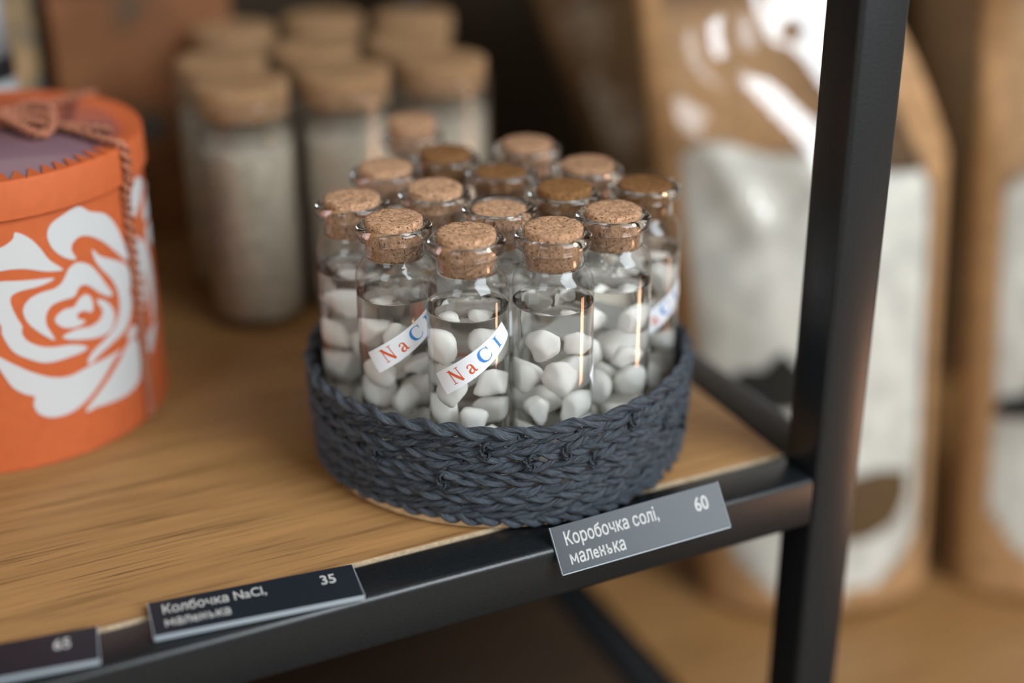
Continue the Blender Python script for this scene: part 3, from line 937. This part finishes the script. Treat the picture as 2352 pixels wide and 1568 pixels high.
# ------------------------------------------------------------------ salt pouches
def pouch(x, y, z, rz, w_top, w_bot, h, depth, fill, label, lean=0.0, window=True, cut=0.0, seed=0, marks=(), km='kraft', back=0.0, folds=()):
    o = empty('salt_pouch', (x, y, z))
    o.rotation_euler = (Matrix.Rotation(rz, 3, 'Z') @ Matrix.Rotation(lean, 3, 'Y') @ Matrix.Rotation(-back, 3, 'X')).to_euler()
    g = np.random.default_rng(seed)
    kx, kz, kp = g.uniform(-2.6, 2.6, 6), g.uniform(5, 13, 6), g.uniform(0, 6.28, 6)
    def half(zz):
        t = zz / h
        return (w_bot + (w_top - w_bot) * min(1, t * 1.15)) / 2
    def thick(u, zz):
        t = zz / h
        gz = (1.0 - 0.15 * t) if t < 0.45 else max(0.035, 0.93 * (1 - (t - 0.45) / 0.55) ** 0.8)
        e = max(0.0, 1 - u * u)
        return depth / 2 * gz * e ** 0.62 + 0.25
    def wrk(u, zz):
        t = zz / h
        a = 0.9 + 11.0 * max(0, min(t, 0.9) - 0.45)
        return a * sum(math.sin(kx[k] * u * 2 + kz[k] * t * 3 + kp[k]) for k in range(6)) / 3.2 * max(0, 1 - u ** 4)
    FP = [(smooth_path([(a_, c_, 0) for a_, c_ in f_], 6)[:, :2], A_, w_) for f_, A_, w_ in folds]
    def fold(u, zz):
        q = np.array([u * half(zz), zz])
        return -sum(A_ * math.exp(-(np.hypot(*(P_ - q).T).min() / w_) ** 2) for P_, A_, w_ in FP) * max(0, 1 - u ** 6)
    def topz(u):
        return h - cut * max(0.0, (u - 0.1) / 0.9)
    nu, nv = 40, 56
    def surf(u, t, sgn, inset=0.0, shrink=1.0, wr=1.0, ztop=None):
        zz = t * (topz(u) if ztop is None else ztop)
        hw = half(zz) * shrink
        lift = 0.0
        yy = sgn * (max(0.1, thick(u, zz) - inset)) + ((wrk(u, zz) + fold(u, zz)) * wr if sgn < 0 else 0)
        if sgn < 0:
            yy = min(yy, thick(u, zz) - 0.6)
        return (u * hw, yy, zz)
    us = [-1 + 2 * i / nu for i in range(nu + 1)]
    win = lambda i, j: window and abs(us[i] + us[i + 1]) / 2 < 0.87 and (j + 0.5) / nv * h > 10 + 62 * abs((us[i] + us[i + 1]) / 2) ** 3 and (j + 0.5) / nv < 0.86
    V, Fc, WF = [], [], []
    for sgn in (-1, 1):
        for i in range(nu + 1):
            for j in range(nv + 1):
                V.append(surf(us[i], j / nv, sgn))
    st_, tp = nv + 1, (nu + 1) * (nv + 1)
    for i in range(nu):
        for j in range(nv):
            a = i * st_ + j
            q = (a, a + st_, a + st_ + 1, a + 1)
            (WF if win(i, j) else Fc).append(q)
            Fc.append((tp + a + 1, tp + a + st_ + 1, tp + a + st_, tp + a))
    for i in range(nu):
        Fc.append((tp + i * st_, tp + (i + 1) * st_, (i + 1) * st_, i * st_))
        Fc.append((i * st_ + nv, (i + 1) * st_ + nv, tp + (i + 1) * st_ + nv, tp + i * st_ + nv))
    for i in (0, nu):
        for j in range(nv):
            a = i * st_ + j
            Fc.append((a, a + 1, tp + a + 1, tp + a) if i == 0 else (tp + a, tp + a + 1, a + 1, a))
    obj('kraft_bag', V, Fc, MAT[km], o)
    if window:
        used = sorted({k for q in WF for k in q})
        mp = {k: n for n, k in enumerate(used)}
        wf = obj('clear_window', [V[k] for k in used], [tuple(mp[k] for k in q) for q in WF], MAT['film'], o)
        V2, F2 = [], []
        for sgn in (-1, 1):
            for i in range(nu + 1):
                for j in range(nv + 1):
                    ft = fill + 9 * math.sin(us[i] * 2.3 + seed) + 3 * math.sin(us[i] * 7)
                    p = surf(us[i] * 0.97, 0.008 + 0.992 * j / nv, sgn, 1.0, 0.97, 1.0, ft)
                    V2.append((p[0], p[1] + (1.2 if sgn < 0 else -0.6), p[2]))
        for i in range(nu):
            for j in range(nv):
                a = i * st_ + j
                F2 += [(a, a + st_, a + st_ + 1, a + 1), (tp + a + 1, tp + a + st_ + 1, tp + a + st_, tp + a)]
            F2 += [(tp + i * st_, tp + (i + 1) * st_, (i + 1) * st_, i * st_), (i * st_ + nv, (i + 1) * st_ + nv, tp + (i + 1) * st_ + nv, tp + i * st_ + nv)]
        sf_ = obj('salt_filling', V2, F2, MAT['bagsalt'], o)
        sf_['kind'] = 'stuff'
    for k, (poly, mk) in enumerate(marks):        # print on the film
        bm = bmesh.new()
        bm.faces.new([bm.verts.new((u, zz, 0)) for u, zz in poly])
        bm.normal_update()
        bmesh.ops.triangulate(bm, faces=bm.faces[:])
        for _ in range(3):
            bmesh.ops.subdivide_edges(bm, edges=bm.edges[:], cuts=1, use_grid_fill=True)
        for v in bm.verts:
            u_ = v.co.x / half(v.co.y)
            p = surf(u_, v.co.y / topz(u_), -1)
            v.co = Vector((p[0], p[1] - 0.7, p[2])) * S
        me = bpy.data.meshes.new('printed_mark')
        bm.to_mesh(me)
        bm.free()
        link('printed_mark', me, MAT[mk], o)
    tag(o, label, 'pouch', 'kraft salt pouches')
    return o
RZ = math.radians(-20)
pouch(132, 158, NZ, RZ, 162, 124, 385, 62, 240, 'kraft pouch with a clear window of white salt, just behind the black post', math.radians(-3.5), True, 150, 3,
      [([(-52, 128), (-40, 139), (-30, 138), (-20, 148), (-12, 138), (-2, 134), (10, 128), (10, 116), (-50, 116)], 'black_print'),
       ([(0, 42), (22, 40), (38, 46), (46, 58), (46, 74), (30, 78), (10, 76), (-6, 66)], 'brown_print')], back=math.radians(9),
      folds=[([(-46, 340), (-55, 299), (-39, 280), (-22, 264), (-6, 246), (2, 230)], 7.0, 13.0), ([(-68, 262), (-53, 252), (-41, 233), (-30, 210)], 5.0, 9.0),
             ([(-27, 330), (-22, 302), (-7, 292), (4, 276), (16, 262)], 5.0, 9.0)])
pouch(284, 100, NZ, RZ, 164, 168, 385, 60, 225, 'kraft pouch with a clear salt window, second along the low board from the post', math.radians(-1.5), True, 20, 8,
      [([(-72, 104), (40, 103), (40, 118), (20, 132), (-10, 124), (-30, 120), (-38, 142), (-48, 136), (-54, 119), (-70, 114)], 'black_print')], back=math.radians(9),
      folds=[([(-74, 330), (-60, 292), (-45, 262), (-30, 240)], 6.0, 10.0)])
pouch(238, 338, NZ + 27, math.radians(-12), 150, 150, 350, 50, 170, 'kraft window pouch, shade painted into its colour, leaning over behind the post pouch', math.radians(-20), True, 0, 5, (), 'kraft_shaded')
pouch(430, 330, NZ, math.radians(-24), 180, 150, 380, 60, 150, 'kraft pouch, shade painted into its colour, upright in the back row of the low board', math.radians(-3), False, 0, 6, (), 'kraft_shaded')

# ------------------------------------------------------------------ things at the back of the shelf
bx = empty('carton', (-160, 392, 0.1), math.radians(-4))
tag(bx, 'rust-red printed carton standing against the dark wall behind the jars', 'carton')
link('body', box_mesh('body', -42, 48, -26, 26, 0, 128, 0.8, 2), MAT['rust'], bx)
link('flap', box_mesh('flap', -42, 48, -26, 26, 128.1, 128.9, 0.2, 1), MAT['rust'], bx)
bx = empty('carton', (-250, 395, 0.1), math.radians(5))
tag(bx, 'olive and tan patterned carton standing against the dark wall behind the orange box', 'carton')
link('body', box_mesh('body', -42, 38, -22, 22, 0, 140, 0.8, 2), MAT['olive'], bx)
link('flap', box_mesh('flap', -42, 38, -22, 22, 140.1, 140.9, 0.2, 1), MAT['olive'], bx)
bt = empty('bottle', (-246, 300, 0.1))
tag(bt, 'pale grey bottle with a black collar standing behind the orange box', 'bottle')
V, Fc = lathe([(0, 0), (21, 0), (22, 1), (22, 88), (21, 96), (17, 104), (15.6, 110), (0, 110)], 48)
obj('body', V, Fc, MAT['milk'], bt)
V, Fc = lathe([(0, 110), (16.4, 110), (16.4, 120), (0, 120)], 48)
flat_sharp(obj('collar', V, Fc, MAT['blackcap'], bt))
V, Fc = lathe([(0, 120.1), (15.8, 120.1), (15.0, 150), (13.0, 156), (0, 156)], 48)
obj('cap', V, Fc, MAT['milk'], bt)
